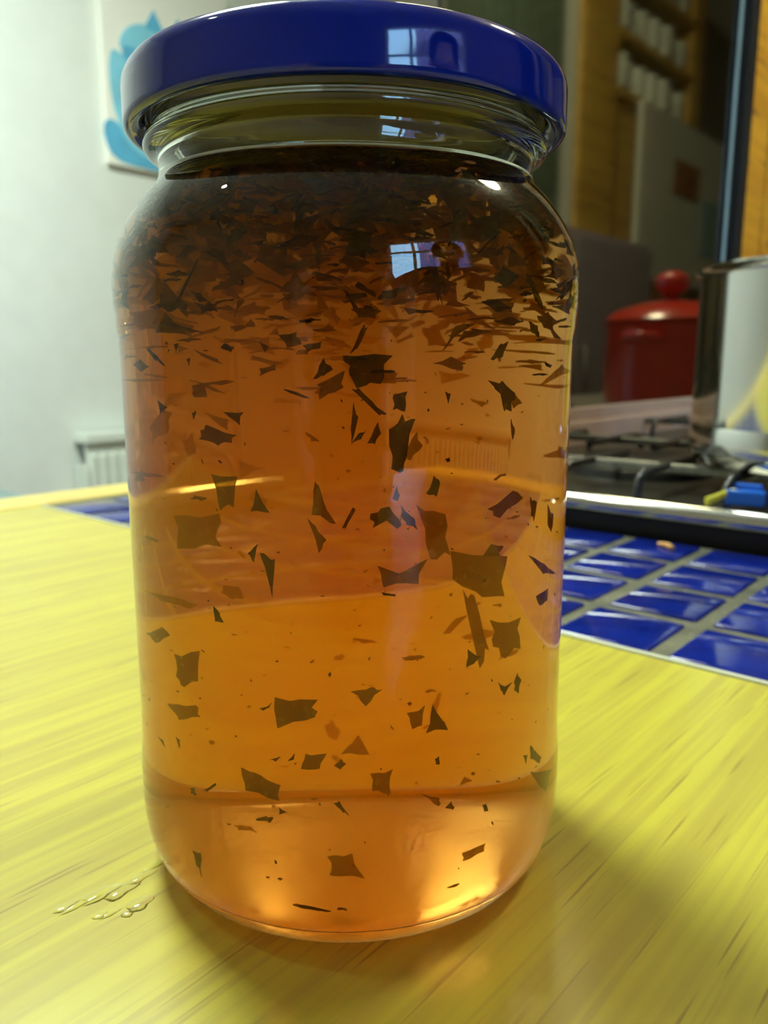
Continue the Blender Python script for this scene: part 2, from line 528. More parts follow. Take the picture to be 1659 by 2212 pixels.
# upstand behind the hob and the reflecting splashback above it
up = uthing('upstand_rail', 'taupe stepped upstand running along the foot of the splashback', 'upstand', -224, 0, 0)
part('lower_step', Geo().box(-5, 6, 330, 1400, 12, 33, 2), M_UPSTAND, up)
part('top_ledge', Geo().box(-5, 2, 330, 1400, 33, 44, 1.5), M_UPSTAND, up)
sp = uthing('splashback', 'dark mirror-like splashback panel behind the hob reflecting shelves', 'splashback', -224, 0, 0)
part('panel', Geo().box(-5, 0, 324, 828, 44, 760), M_SPLASH, sp)
part('polished_edge', Geo().box(-5, 1.2, 828, 835, 44, 760, 0.8), M_SPLEDGE, sp)
part('gap_shadow_strip', Geo().box(-5, 10, 836, 862, 44, 1200, 2), M_BLACK, sp)  # black strip colours in the shadowed gap between splashback and post
post = uthing('pine_post', 'orange pine upright at the far end of the splashback', 'post', -224, 0, 0)
part('board', Geo().box(-5, 8, 863, 990, -36, 1540, 2), M_PINE, post)
part('bead', Geo().box(-5, 11, 925, 940, -36, 1540, 2), M_PINE, post)

# the worktop beyond the hob and the cabinets that carry the worktops
far_top = uthing('far_worktop', 'grey worktop beyond the hob with the red pot on it', 'worktop', 0, 0, 0)
part('slab', Geo().box(-229, 376, HV1+2, 2100, -38, 0, 1.5), simple('grey_stone_top', (0.25, 0.23, 0.2), 0.35), far_top)
def cabinet(name, label, u0, u1, v0, v1, face):
    c = uthing(name, label, 'cabinet', 0, 0, 0)
    part('carcass', Geo().box(u0, u1, v0, v1, FLOOR+100, -39), M_CAB, c)
    part('plinth', Geo().box(u0+30, u1-30, v0+30, v1-30, FLOOR, FLOOR+100), M_BLACK, c)
    n = 3
    for i in range(n):
        if face == 'u':
            a = v0 + (v1-v0)*i/n; b = v0 + (v1-v0)*(i+1)/n
            d = part('door', Geo().box(u1, u1+18, a+3, b-3, FLOOR+105, -45, 2), M_CAB, c)
            part('handle', Geo().tube([(u1+18, b-40, -120), (u1+40, b-40, -120), (u1+40, b-40, -240), (u1+18, b-40, -240)], 5, 8), M_CHROME, d, 60)
        else:
            a = u0 + (u1-u0)*i/n; b = u0 + (u1-u0)*(i+1)/n
            d = part('door', Geo().box(a+3, b-3, v0-18, v0, FLOOR+105, -45, 2), M_CAB, c)
            part('handle', Geo().tube([(b-40, v0-18, -120), (b-40, v0-40, -120), (b-40, v0-40, -240), (b-40, v0-18, -240)], 5, 8), M_CHROME, d, 60)
cabinet('base_cabinet', 'cream base cabinet under the yellow wood worktop', -330, 600, -440, 318, 'v')
cabinet('base_cabinet', 'cream base cabinet under the hob', -228, 320, 322, HV1, 'u')
cabinet('base_cabinet', 'cream base cabinet under the worktop with the red pot', -228, 350, HV1+4, 2090, 'u')

# ---------------------------------------------------------------- saucepan
pan = uthing('saucepan', 'tall polished steel saucepan standing on the hob', 'saucepan', 7.7, 366, 29.2)
PR, PH = 80, 96
part('body', Geo().lathe([(0, 0), (70, 0), (76, 2), (79.3, 7), (80, 14), (80, PH-3), (80.6, PH-1.2), (82.4, PH), (83.6, PH+1.2), (83.2, PH+2.2), (80, PH+1.6), (79, PH-1), (78.6, 14), (74, 4), (0, 3)], 96), M_PAN, pan, 50)
part('base_band', Geo().lathe([(76.4, 1.6), (79.9, 6), (80.35, 9), (80.35, 20), (79.9, 21)], 96), M_CHROME, pan, True)
part('handle', Geo().box(80, 250, -9, 9, PH-26, PH-17, 3), M_BLACK, pan)
part('handle_bracket', Geo().box(79, 98, -14, 14, PH-32, PH-12, 2), M_CHROME, pan)

clip = uthing('plastic_clip', 'small bright blue and yellow plastic clip lying on the hob edge', 'clip', -27.5, 279, 16.2)
clip.scale = (0.62, 0.62, 0.8)
part('blue_arm', Geo().box(-6, 22, -4, 4, 1.0, 10, 2.0, 3), M_BLUEP, clip, False, (5, 3, 0.2), 0.25)
part('blue_wing', Geo().box(-4, 18, -2, 3, 4, 13, 1.5, 3), M_BLUEP, clip, False, (4, 13, 0), 0.05)
part('yellow_tip', Geo().tube([(-10, -10, 3), (-5, -5, 5), (1, 0, 8), (6, 4, 9)], 2.6, 10, 1.8), M_YELP, clip, 60)

# red pot on the worktop beyond the hob, seen in the splashback
pot = uthing('red_pot', 'red enamel lidded pot reflected in the dark splashback', 'pot', 32, 1340, 0)
part('body', Geo().lathe([(0, 0), (96, 0), (106, 6), (110, 20), (110, 140), (113, 144), (108, 146), (104, 20), (0, 8)], 64), M_RED, pot, 50)
ld = part('lid', Geo().lathe([(112, 147), (113, 152), (100, 166), (60, 180), (22, 186), (0, 187), (0, 180), (100, 150)], 64), M_RED, pot, 50)
part('knob', Geo().lathe([(12, 186), (12, 194), (26, 204), (30, 216), (26, 228), (12, 236), (0, 238)], 32), M_RED, ld, True)
for s in (-1, 1):
    part('handle', Geo().tube([(-30, s*108, 118), (-26, s*134, 122), (0, s*142, 123), (26, s*134, 122), (30, s*108, 118)], 7, 10), M_RED, pot, 60)

# pine dresser with mugs, notice board, curtain: all seen only as reflections in the splashback
dr = uthing('pine_dresser', 'brown pine dresser with open mug shelves reflected in the splashback', 'dresser', 676, 2650, FLOOR)
Z = lambda z: z - FLOOR
def dpart(name, u0, u1, v0, v1, z0, z1, mat, b=3):
    return part(name, Geo().box(u0-676, u1-676, v0-2650, v1-2650, Z(z0), Z(z1), b), mat, dr)
dpart('side_panel', 680, 900, 2190, 2430, FLOOR, 1500, M_PINE_DULL)
dpart('side_panel', 680, 900, 3030, 3120, FLOOR, 1500, M_PINE_DULL)
dpart('back_panel', 880, 900, 2430, 3030, FLOOR, 1500, M_PINE_DULL)
for z in (935, 1105, 1285):
    dpart('shelf', 680, 880, 2430, 3030, z-26, z, M_PINE_DULL)
dpart('cornice', 670, 905, 2180, 3130, 1500, 1540, M_PINE_DULL)
dpart('lower_front', 700, 720, 2430, 3030, FLOOR, 905, M_PINE_DULL)
mug_body = Geo().lathe([(0, 0), (30, 0), (35, 4), (37, 12), (38, 96), (37, 99), (35, 97), (33, 10), (0, 6)], 24).mesh('body', 40)
mug_body.materials.append(M_MUG)
mug_h = Geo().tube([(0, -36, 80), (0, -56, 76), (0, -62, 52), (0, -54, 28), (0, -36, 22)], 5.5, 8).mesh('handle', 60)
mug_h.materials.append(M_MUG)
ordn = ['first', 'second', 'third', 'fourth', 'fifth', 'sixth', 'seventh']
for zi, (z, nm) in enumerate(((935, 'lowest'), (1105, 'middle'), (1285, 'top'))):
    for i in range(7):
        vv = 2472 + i * 84
        m = uthing('mug', 'white mug on the %s dresser shelf, %s from the pine side nearest the hob' % (nm, ordn[i]), 'mug', 715 + 8*((i*3) % 4), vv, z, 'white mugs on the dresser shelves')
        link('body', mug_body, None, m); link('handle', mug_h, None, m, (0, 0, 0), rnd.uniform(-.6, .6))
nb = uthing('notice_board', 'grey white notice board with a brown picture below the mug shelves', 'board', 660, 2990, 360)
part('board', Geo().box(0, 18, -410, 410, 0, 560, 2), M_BOARD, nb)
part('picture', Geo().box(-3, 0, -120, 120, 310, 430), M_BROWNPRINT, nb)
part('sheet', Geo().box(-3, 0, 170, 330, 120, 330), simple('pale_blue_paper', (0.3, 0.5, 0.55), 0.7), nb)
bm_pts = []
cur = Geo()
n = 60
poly = [(1500 + 580*i/n, 690 + 16*math.sin(i*1.35)) for i in range(n+1)]
for i in range(n):
    (a0, b0), (a1, b1) = poly[i], poly[i+1]
    cur.add([(b0-690, a0-1790, 0), (b1-690, a1-1790, 0), (b1-690, a1-1790, 2250), (b0-690, a0-1790, 2250),
             (b0-682, a0-1790, 0), (b1-682, a1-1790, 0), (b1-682, a1-1790, 2250), (b0-682, a0-1790, 2250)],
            [(0,1,2,3), (7,6,5,4), (0,4,5,1), (3,2,6,7)])
cb = uthing('low_cupboard', 'dark mauve low cupboard reflected beneath the dresser shelves', 'cupboard', 600, 2030, FLOOR)
part('carcass', Geo().box(0, 70, -530, 530, 0, 1290, 3), simple('mauve_grey_paint', (0.38, 0.33, 0.40), 0.5), cb)
for q in (-1, 1):
    d = part('door', Geo().box(-14, 0, min(4*q, 520*q), max(4*q, 520*q), 60, 1270, 3), simple('mauve_grey_door', (0.34, 0.30, 0.36), 0.5), cb)
    part('handle', Geo().tube([(-14, 40*q, 820), (-34, 40*q, 820), (-34, 40*q, 960), (-14, 40*q, 960)], 6, 8), M_CHROME, d, 60)
tag(umesh('curtain', cur, M_DGREEN, 690, 1790, FLOOR+20), 'dark green pleated curtain reflected beside the dresser', 'curtain')
struct('trim_1', Geo().box(690, 730, 2088, 2180, FLOOR, 1540, 4), M_WHITE)

# ---------------------------------------------------------------- far left wall: canvas with a blue cat, radiator
cv = uthing('canvas_picture', 'white canvas with a painted blue cat seen from behind', 'picture', -2080, 1435, 632)
part('canvas', Geo().box(-20, 0, -222, 222, 0, 560, 3), M_CANVAS, cv)
def outline(pts, n=6):
    # closed Catmull-Rom through the points
    out = []
    m = len(pts)
    for i in range(m):
        p0, p1, p2, p3 = (Vector(pts[(i+k-1) % m]) for k in range(4))
        for t in range(n):
            s = t / n
            q = 0.5*((2*p1) + (-p0+p2)*s + (2*p0-5*p1+4*p2-p3)*s*s + (-p0+3*p1-3*p2+p3)*s**3)
            out.append((q.x, q.y))
    return out
body = [(1246,645),(1243,700),(1252,740),(1238,790),(1230,850),(1232,905),(1245,938),(1290,930),(1370,925),(1470,930),(1545,900),(1590,800),(1600,700),(1560,645),(1400,638)]
head = [(1273,945),(1276,985),(1305,1015),(1345,1030),(1420,1035),(1500,1020),(1530,985),(1525,940),(1470,915),(1350,912)]
tail = [(1205,700),(1207,740),(1232,752),(1255,735),(1275,700),(1320,672),(1400,660),(1400,638),(1300,640),(1230,655)]
ear1 = [(1352,1026),(1383,1078),(1400,1052),(1414,1028),(1385,1018)]
ear2 = [(1440,1030),(1468,1078),(1490,1045),(1500,1020)]
def paint(name, pts, lift, mat, curved=True):
    q = outline(pts) if curved else pts
    part(name, Geo().prism([(a-1435, b-632) for a, b in q], 0.0, lift, 'u'), mat, cv)
paint('painted_body', body, 1.0, M_CAT1)
paint('painted_head', head, 1.6, M_CAT1)
paint('painted_tail', tail, 2.2, M_CAT2)
paint('painted_ear', ear1, 2.6, M_CAT2, False)
paint('painted_ear', ear2, 2.6, M_CAT2, False)
paint('painted_shade', [(1275,945),(1290,958),(1340,952),(1330,925),(1285,922)], 2.3, M_CAT2)

rad = uthing('radiator', 'white panel radiator low on the far wall under the cat canvas', 'radiator', -2080, 1056, FLOOR+140)
RH = -124 - (FLOOR+140)
RL = 1100
part('panel', Geo().box(38, 46, 0, RL, 0, RH-30, 2), M_WHITE, rad)
for k in range(int(RL/33)):
    part('flute', Geo().box(44, 58, 10+k*33, 10+k*33+20, 20, RH-60, 5, 3), M_WHITE, rad)
part('top_grille', Geo().box(-10, 62, -6, RL, RH-28, RH, 4), M_WHITE, rad)
part('side_cover', Geo().box(-10, 58, -8, 0, 0, RH-90, 2), M_WHITE, rad)
part('valve', Geo().lathe([(0, 0), (16, 0), (17, 40), (12, 58), (0, 60)], 20), M_WHITE, rad, 40, (20, -45, -40))
part('pipe', Geo().tube([(20, -45, -140), (20, -45, -40)], 8, 12), M_CHROME, rad, 60)
chairb = uthing('grey_box', 'grey blue box end low against the far wall beyond the worktop', 'box', -1900, 700, FLOOR)
part('box_body', Geo().box(-120, 120, -160, 60, 0, 580, 8), simple('grey_blue_fabric', (0.30, 0.40, 0.40), 0.8), chairb)
part('box_lid', Geo().box(-126, 126, -166, 66, 580, 605, 6), simple('grey_blue_lid', (0.27, 0.37, 0.38), 0.8), chairb)

# ================================================================== the jar (world frame, axis at the origin, mm)
OUT = [(0, 1.6), (10, 1.6), (20, 1.5), (25.5, 0.95), (27.2, 0.25), (28.4, 0.0), (29.8, 0.25), (31.6, 1.0), (33.3, 2.5), (34.5, 4.6), (35.25, 7.4),
       (35.62, 10.5), (35.72, 14), (35.70, 18), (35.5, 21), (35.32, 24), (35.28, 30), (35.28, 45), (35.28, 60), (35.28, 75), (35.28, 82),
       (35.34, 85.2), (35.62, 87.2), (35.62, 88.6), (35.80, 90.2), (35.86, 92.2), (35.78, 94.4), (35.45, 96.7), (34.75, 99.0), (33.7, 101.4),
       (32.2, 103.8), (30.6, 105.8), (29.2, 107.2), (28.55, 108.2), (28.35, 109.2), (28.35, 111.0), (28.6, 111.5), (29.5, 111.8),
       (30.2, 112.3), (30.45, 112.9), (30.3, 113.5), (29.7, 114.0), (29.2, 114.5), (29.05, 115.2), (29.1, 116.2), (29.5, 117.0), (29.6, 117.6), (29.3, 118.4),
       (29.05, 119.2), (29.05, 120.6), (28.6, 121.3), (27.8, 121.6)]
INN = [(26.9, 121.3), (26.45, 120.6), (26.4, 115.0), (26.35, 110.0), (26.5, 108.6), (27.3, 107.2), (28.6, 105.6), (30.2, 103.6), (31.6, 101.4),
       (32.65, 99.0), (33.3, 96.6), (33.6, 94.2), (33.68, 92.0), (33.6, 90.0), (33.4, 88.4), (33.2, 86.0), (33.15, 80), (33.15, 60), (33.15, 40), (33.15, 24), (33.35, 18),
       (33.35, 12), (33.0, 8.4), (32.2, 5.8), (30.8, 4.1), (28.6, 3.2), (24, 3.0), (12, 3.0), (0, 3.0)]
LEVEL = 108.0
jar = thing('jelly_jar', 'clear glass preserve jar with a royal blue screw lid on the wood worktop', 'jar', (0, 0, 0))
me = Geo().lathe(OUT + INN, 160).mesh('glass_body', True)
me.materials.append(M_GLASS); me.materials.append(M_INNER); me.materials.append(M_BASE)
SEG = 160
for p in me.polygons:
    c = p.center
    r = math.hypot(c.x, c.y) / S
    z = c.z / S
    inner = z < LEVEL
    if inner:                       # tell the inner skin from the outer one by the nearer profile
        best = min(abs(r - rr) + abs(z - zz) for (r0, z0), (r1, z1) in zip(INN, INN[1:]) for rr, zz in (((r0+r1)/2, (z0+z1)/2),))
        besto = min(abs(r - rr) + abs(z - zz) for (r0, z0), (r1, z1) in zip(OUT, OUT[1:]) for rr, zz in (((r0+r1)/2, (z0+z1)/2),))
        inner = best < besto
    if inner:
        p.material_index = 1
    elif z < 1.7 and r < 26.5:
        p.material_index = 2
gb = link('glass_body', me, None, jar)
gb['label'] = 'clear glass body with rounded shoulder'

LIDP = [(29.9, 116.4), (30.6, 115.3), (31.6, 114.7), (32.5, 114.75), (32.95, 115.2), (33.0, 115.8), (33.0, 116.8), (33.0, 118.5), (33.0, 120.3), (32.85, 121.2), (32.5, 121.9),
        (32.0, 122.5), (31.1, 122.95), (30.2, 123.0), (29.4, 122.7), (28.9, 122.35), (28.0, 122.2), (20, 122.35), (0, 122.5),
        (0, 121.95), (28.6, 121.75), (31.6, 121.3), (32.2, 120.2), (32.2, 117.2), (31.8, 116.0), (31.0, 116.1), (30.3, 116.9)]
lid = part('lid', Geo().lathe(LIDP, 128), M_LID, jar, 50)
lid['label'] = 'royal blue enamelled metal lid'
part('lid_liner', Geo().lathe([(0, 121.9), (28.4, 121.72), (31.4, 121.25), (32.0, 120.1), (32.05, 117.4), (31.7, 117.4), (31.7, 120.0), (31.1, 121.0), (28.4, 121.62), (0, 121.8)], 96), M_LINER, lid, 40)
lug = Geo()
for k in range(4):
    a0 = math.radians(200 + 90*k)
    pts = [a0 + math.radians(4*i) for i in range(-3, 4)]
    for i in range(6):
        q = []
        for a in (pts[i], pts[i+1]):
            for r, z in ((29.7, 116.9), (31.6, 115.6), (31.6, 116.2), (29.7, 117.4)):
                q.append((r*math.cos(a), r*math.sin(a), z))
        lug.add(q, [(0,1,5,4), (1,2,6,5), (2,3,7,6), (3,0,4,7)])
part('lid_lugs', lug, M_LID, lid)

# ---------------------------------------------------------------- the jelly and its herbs
jelly = thing('herb_jelly', 'amber orange herb jelly filling the glass jar, dark herbs floating on top', 'jelly', (0, 0, 0))
JP = [(r - 0.04, z) for r, z in INN if z < LEVEL]
JP = [(26.9, LEVEL - 0.1)] + JP
JP = [(0, LEVEL)] + [(26.0, LEVEL)] + JP
JP = [(max(r, 0), z + 0.05 if z < 5 else z) for r, z in JP]
jm = Geo().lathe(JP, 128).mesh('gel', True)
at = jm.attributes.new('free_surface', 'FLOAT', 'FACE')
for i, p in enumerate(jm.polygons):
    at.data[i].value = 1.0 if (p.normal.z > 0.9 and p.center.z > (LEVEL - 1) * S) else 0.0
gel = link('gel', jm, M_JELLY, jelly)

def inner_r(z):
    pr = sorted(((zz, rr) for rr, zz in INN), key=lambda q: q[0])
    if z <= 4.2: return 26.0
    best = 33.0
    for (r0, z0), (r1, z1) in zip(INN, INN[1:]):
        if min(z0, z1) <= z <= max(z0, z1) and abs(z0 - z1) > 1e-6:
            best = r0 + (r1 - r0) * (z - z0) / (z1 - z0)
            break
    return best
def clampin(p, m=0.7):
    x, y, z = p
    z = min(max(z, 5.3), LEVEL - 0.4)
    r = math.hypot(x, y); R = inner_r(z) - m
    if z < 9: R = min(R, 30.5 - m)
    if r > R:
        x *= R / r; y *= R / r
    return Vector((x, y, z))
def slab(pts, th, bend=0.0):
    # thin leaf scrap: polygon subdivided through its centre, both faces, rim
    P = [Vector(p) for p in pts]
    c = sum(P, Vector()) / len(P)
    nrm = Vector()
    for i in range(len(P)):
        nrm += (P[i]-c).cross(P[(i+1) % len(P)]-c)
    if nrm.length < 1e-9: nrm = Vector((0, -1, 0))
    nrm.normalize()
    ring = []
    for i in range(len(P)):
        a, b = P[i], P[(i+1) % len(P)]
        ring.append(a)
        for t in (.3, .68):
            q = a + (b-a)*(t + rnd.uniform(-.1, .1))
            ring.append(q + (c-q)*rnd.uniform(-.10, .26) + nrm*rnd.uniform(-1, 1)*bend)
    n = len(ring)
    top = [p + nrm*th/2 for p in ring] + [c + nrm*(th/2 + bend)]
    bot = [p - nrm*th/2 for p in ring] + [c + nrm*(-th/2 + bend)]
    v_ = top + bot
    f_ = []
    for i in range(n):
        j = (i+1) % n
        f_.append((i, j, n)); f_.append((n+1+j, n+1+i, 2*n+1)); f_.append((i, n+1+i, n+1+j, j))
    return v_, f_
def flake(pts, mat, th=0.16, bend=0.25):
    v_, f_ = slab(pts, th, bend)
    return part('herb_flake', Geo().add(v_, f_), mat, jelly)

FLAKES = [
 [(-3.0,-29.9,80.1),(-1.7,-30.0,82.7),(-0.6,-30.0,81.3),(-1.7,-30.0,80.5)],
 [(0.6,-30.0,83.0),(6.4,-29.3,83.0),(5.0,-29.6,79.5),(2.2,-29.9,79.0),(1.3,-30.0,81.2)],
 [(-2.8,-23.9,79.3),(0.5,-24.0,81.1),(0.4,-24.0,79.0),(-2.5,-23.9,77.4)],
 [(1.6,-30.0,78.9),(2.4,-29.9,79.0),(4.8,-29.6,76.3),(5.7,-29.5,75.8),(4.9,-29.6,75.6)],
 [(6.6,-30.3,78.2),(8.3,-29.9,78.6),(8.0,-30.0,76.1),(6.5,-30.3,76.3)],
 [(7.6,-30.1,75.7),(9.2,-29.6,75.1),(8.3,-29.9,70.8),(7.9,-30.0,68.8),(6.4,-30.3,69.0),(6.0,-30.4,73.8)],
 [(1.7,-28.9,77.2),(2.3,-28.9,75.4),(1.5,-29.0,72.2),(1.4,-29.0,74.0)],
 [(1.4,-30.0,72.0),(2.4,-29.9,73.4),(3.3,-29.8,73.7),(2.7,-29.9,72.7)],
 [(4.7,-29.6,74.8),(5.1,-29.6,73.4),(4.3,-29.7,72.0),(3.4,-29.8,72.1)],
 [(11.5,-27.7,67.7),(12.3,-27.4,66.8),(11.9,-27.6,65.0),(10.6,-28.1,65.5)],
 [(13.1,-28.1,70.0),(13.5,-28.0,70.1),(13.6,-27.9,69.6),(13.2,-28.1,69.5)],
 [(6.4,-28.3,64.8),(7.0,-28.2,66.5),(7.3,-28.1,65.3),(7.0,-28.2,64.5)],
 [(3.6,-26.8,62.6),(5.9,-26.4,63.5),(7.4,-26.0,61.3),(6.9,-26.1,60.7),(5.6,-26.4,61.9),(3.9,-26.7,60.8)],
 [(7.4,-28.1,64.0),(9.1,-27.6,62.1),(9.5,-27.4,60.6),(8.2,-27.8,61.3),(7.4,-28.1,62.5)],
 [(18.5,-23.8,82.6),(19.8,-22.7,84.7),(20.7,-21.9,85.0),(20.0,-22.6,82.9),(18.8,-23.6,82.4)],
 [(18.2,-24.0,79.8),(20.0,-22.5,79.7),(21.8,-20.9,78.0),(21.4,-21.3,75.8),(20.5,-22.2,75.7),(19.9,-22.6,78.0)],
 [(12.8,-27.2,78.5),(13.5,-26.9,78.2),(13.2,-27.0,76.9)],
 [(-4.2,-27.7,84.3),(-2.0,-27.9,84.8),(-2.2,-27.9,84.0),(-3.6,-27.8,83.5)],
 [(-20.4,-19.8,84.7),(-19.8,-20.3,84.8),(-20.2,-20.0,83.4)],
 [(-18.8,-20.0,82.6),(-18.3,-20.4,82.8),(-18.5,-20.2,81.7)],
 [(-23.4,-19.2,77.0),(-22.0,-20.7,76.1),(-23.1,-19.5,75.2)],
 [(-17.3,-20.0,73.0),(-16.5,-20.7,73.8),(-12.7,-23.0,72.7),(-13.3,-22.7,71.7),(-15.1,-21.6,71.2),(-17.5,-19.9,71.8)],
 [(-14.3,-22.1,75.6),(-11.7,-23.5,75.7),(-12.2,-23.2,74.0),(-13.2,-22.7,74.8)],
 [(-18.4,-22.7,75.5),(-17.9,-23.1,75.8),(-18.2,-22.9,74.7)],
 [(-16.1,-18.7,66.9),(-12.8,-20.8,66.9),(-13.4,-20.4,62.7),(-15.1,-19.4,62.1)],
 [(-10.4,-25.1,65.8),(-8.8,-25.6,62.6),(-11.2,-24.7,62.7)],
 [(-10.1,-27.2,57.4),(-8.2,-27.9,56.6),(-8.6,-27.7,51.6),(-9.3,-27.5,54.7)],
 [(-11.6,-26.7,57.3),(-10.3,-27.2,58.7),(-10.9,-27.0,56.1)],
 [(-16.6,-26.3,49.8),(-15.7,-26.8,48.8),(-15.2,-27.1,47.6),(-16.4,-26.4,47.6)],
 [(-21.5,-8.9,37.7),(-18.3,-13.2,39.6),(-18.7,-12.7,35.0),(-20.5,-10.5,33.3),(-21.4,-9.0,34.4)],
 [(-22.1,-4.5,28.2),(-18.9,-9.9,30.1),(-18.3,-10.6,28.5),(-20.9,-6.9,26.5)],
 [(-8.7,-23.6,35.8),(-3.2,-24.8,36.5),(-3.6,-24.8,34.1),(-8.4,-23.7,31.6)],
 [(-10.7,-26.0,35.1),(-9.8,-26.3,35.5),(-9.0,-26.6,36.5),(-9.3,-26.5,35.7),(-10.2,-26.2,34.9)],
 [(0.9,-24.0,37.2),(3.4,-23.8,37.8),(4.9,-23.5,37.4),(2.8,-23.8,35.1)],
 [(11.4,-23.5,35.1),(13.4,-22.5,30.7),(10.5,-23.9,30.6)],
 [(-13.3,-19.4,23.4),(-10.8,-20.7,23.1),(-8.2,-21.7,22.4),(-8.4,-21.6,20.2),(-12.8,-19.7,20.3)],
 [(-5.5,-23.4,25.5),(-4.9,-23.6,27.8),(-2.2,-23.9,28.1),(-3.1,-23.8,25.8)],
 [(-9.5,-27.5,28.2),(-8.4,-27.8,28.7),(-8.0,-27.9,28.9),(-8.6,-27.7,28.1)],
 [(-7.1,-28.2,28.3),(-6.2,-28.4,29.6),(-6.3,-28.3,28.7)],
 [(-1.2,-25.0,26.6),(-0.4,-25.0,27.6),(0.3,-25.0,26.9),(-0.4,-25.0,26.1)],
 [(-11.6,-24.6,17.9),(-10.1,-25.1,18.6),(-9.2,-25.5,18.3),(-9.7,-25.3,17.5)],
 [(-8.4,-26.8,20.8),(-7.3,-27.1,20.0),(-8.4,-26.8,19.7)],
 [(-1.2,-28.0,22.1),(-0.5,-28.0,22.5),(0.7,-28.0,20.1),(0.0,-28.0,20.5)],
 [(-20.4,-17.1,8.7),(-19.3,-18.2,9.2),(-19.2,-18.3,5.5),(-19.8,-17.6,6.7)],
 [(-6.8,-25.2,3.5),(-2.7,-25.9,3.4),(-1.8,-25.9,2.4),(-6.4,-25.3,2.3)],
 [(-1.0,-26.0,4.2),(-0.2,-26.0,2.9),(0.3,-26.0,0.8),(-0.4,-26.0,1.1)],
 [(13.2,-23.7,18.9),(14.0,-23.2,19.7),(14.4,-23.0,18.7),(14.2,-23.2,18.3)],
 [(18.5,-22.5,18.3),(18.9,-22.2,18.4),(19.2,-22.0,17.0),(18.8,-22.3,17.1)],
 [(14.3,-11.6,6.5),(17.0,-8.9,6.4),(16.8,-9.1,3.8),(14.3,-11.6,4.5)],
 [(-2.6,-14.9,7.6),(0.5,-15.0,8.4),(2.2,-14.9,5.4),(-2.3,-14.9,4.7)],
 [(13.1,-20.4,0.1),(14.7,-19.4,0.2),(14.3,-19.7,-0.5)],
 [(20.5,-22.1,37.0),(21.4,-21.3,36.1),(22.6,-20.0,36.3),(21.5,-21.2,34.9),(21.0,-21.6,35.7)],
 [(22.7,-18.5,35.7),(23.1,-18.0,37.0),(23.6,-17.3,35.5),(23.3,-17.8,33.8),(22.7,-18.4,34.6)],
 [(25.1,-13.5,23.6),(25.8,-12.1,21.7),(26.6,-10.4,19.5),(26.3,-11.2,18.8),(25.1,-13.5,21.1)],
 [(23.9,-8.5,16.9),(25.9,-0.3,12.7),(25.3,-4.0,10.7)],
 [(13.0,-15.0,55.6),(19.6,-8.6,53.1),(19.4,-8.9,47.0),(16.9,-11.8,47.8),(13.3,-14.8,51.4)],
 [(17.9,-12.0,44.2),(21.6,-6.6,43.2),(21.5,-6.8,38.0),(19.7,-9.7,37.2),(18.3,-11.5,39.7)],
 [(25.8,-15.9,48.1),(27.7,-12.4,48.3),(27.5,-12.7,46.4),(26.4,-14.9,46.3)],
 [(23.8,-14.1,54.1),(25.9,-10.3,51.8),(27.5,-5.5,48.9),(25.9,-10.2,50.3)],
 [(14.3,-12.9,48.9),(15.7,-11.7,47.9),(17.7,-9.7,39.2),(16.6,-10.8,36.7)],
 [(4.3,-23.6,55.0),(6.8,-23.1,53.8),(10.5,-21.8,55.6),(9.4,-22.2,52.3),(5.1,-23.5,52.1)],
 [(5.1,-29.6,52.6),(6.9,-29.2,52.3),(6.9,-29.2,52.0),(5.2,-29.6,52.2)],
 [(8.7,-16.2,62.5),(12.3,-14.4,60.9),(12.9,-14.0,54.7),(10.4,-15.4,54.3)],
 [(-20.5,-2.3,58.7),(-15.3,-9.2,60.2),(-15.1,-9.3,55.3),(-20.2,-3.0,53.7)],
 [(10.7,-19.6,82.0),(12.9,-18.4,83.0),(14.8,-17.1,82.0),(14.3,-17.5,81.0)],
 [(10.5,-27.1,94.9),(11.0,-26.9,95.1),(11.8,-26.6,92.5),(12.3,-26.3,89.2),(11.5,-26.7,90.2)],
 [(12.4,-25.2,94.0),(12.7,-25.1,94.3),(13.1,-24.8,92.7),(12.7,-25.1,92.3)],
 [(11.9,-20.1,83.8),(12.3,-19.9,84.4),(13.5,-19.2,87.1),(15.9,-17.5,87.5),(13.8,-19.0,86.6)],
 [(0.5,-26.0,91.4),(1.1,-26.0,90.9),(2.3,-25.9,88.8),(1.8,-25.9,88.6)],
 [(2.9,-26.8,86.9),(3.3,-26.8,86.6),(2.1,-26.9,83.9),(1.3,-27.0,83.3)],
 [(-19.7,-22.9,90.2),(-19.4,-23.1,90.0),(-16.5,-25.2,94.6),(-16.7,-25.1,94.7)],
 [(-4.2,-23.7,61.5),(-3.3,-23.8,60.7),(-1.9,-23.9,58.8),(-2.8,-23.9,57.1)],
 [(-3.2,-22.8,66.6),(-2.7,-22.9,65.9),(-1.9,-22.9,62.8),(-0.8,-23.0,60.8),(-3.7,-22.7,62.0)],
 [(0.2,-27.0,60.9),(1.5,-27.0,63.6),(1.8,-26.9,63.3),(0.5,-27.0,60.6)],
 [(16.0,-22.0,42.6),(17.7,-20.8,40.8),(16.8,-21.5,40.2),(15.8,-22.2,39.8)],
 [(18.4,-21.4,87.6),(21.1,-19.0,87.2),(22.2,-17.7,87.8),(20.4,-19.6,88.3)],
 [(23.0,-18.1,87.8),(24.3,-16.5,87.3),(24.7,-15.9,85.7),(23.7,-17.3,86.3)],
 [(-9.5,-24.4,84.9),(-8.4,-24.7,84.3),(-8.8,-24.6,83.4)],
 [(-7.2,-24.0,85.8),(-5.0,-24.5,86.2),(-4.5,-24.6,84.6),(-6.2,-24.3,84.1)],
 [(21.0,-17.8,74.4),(21.4,-17.2,73.1),(21.2,-17.5,71.5)],
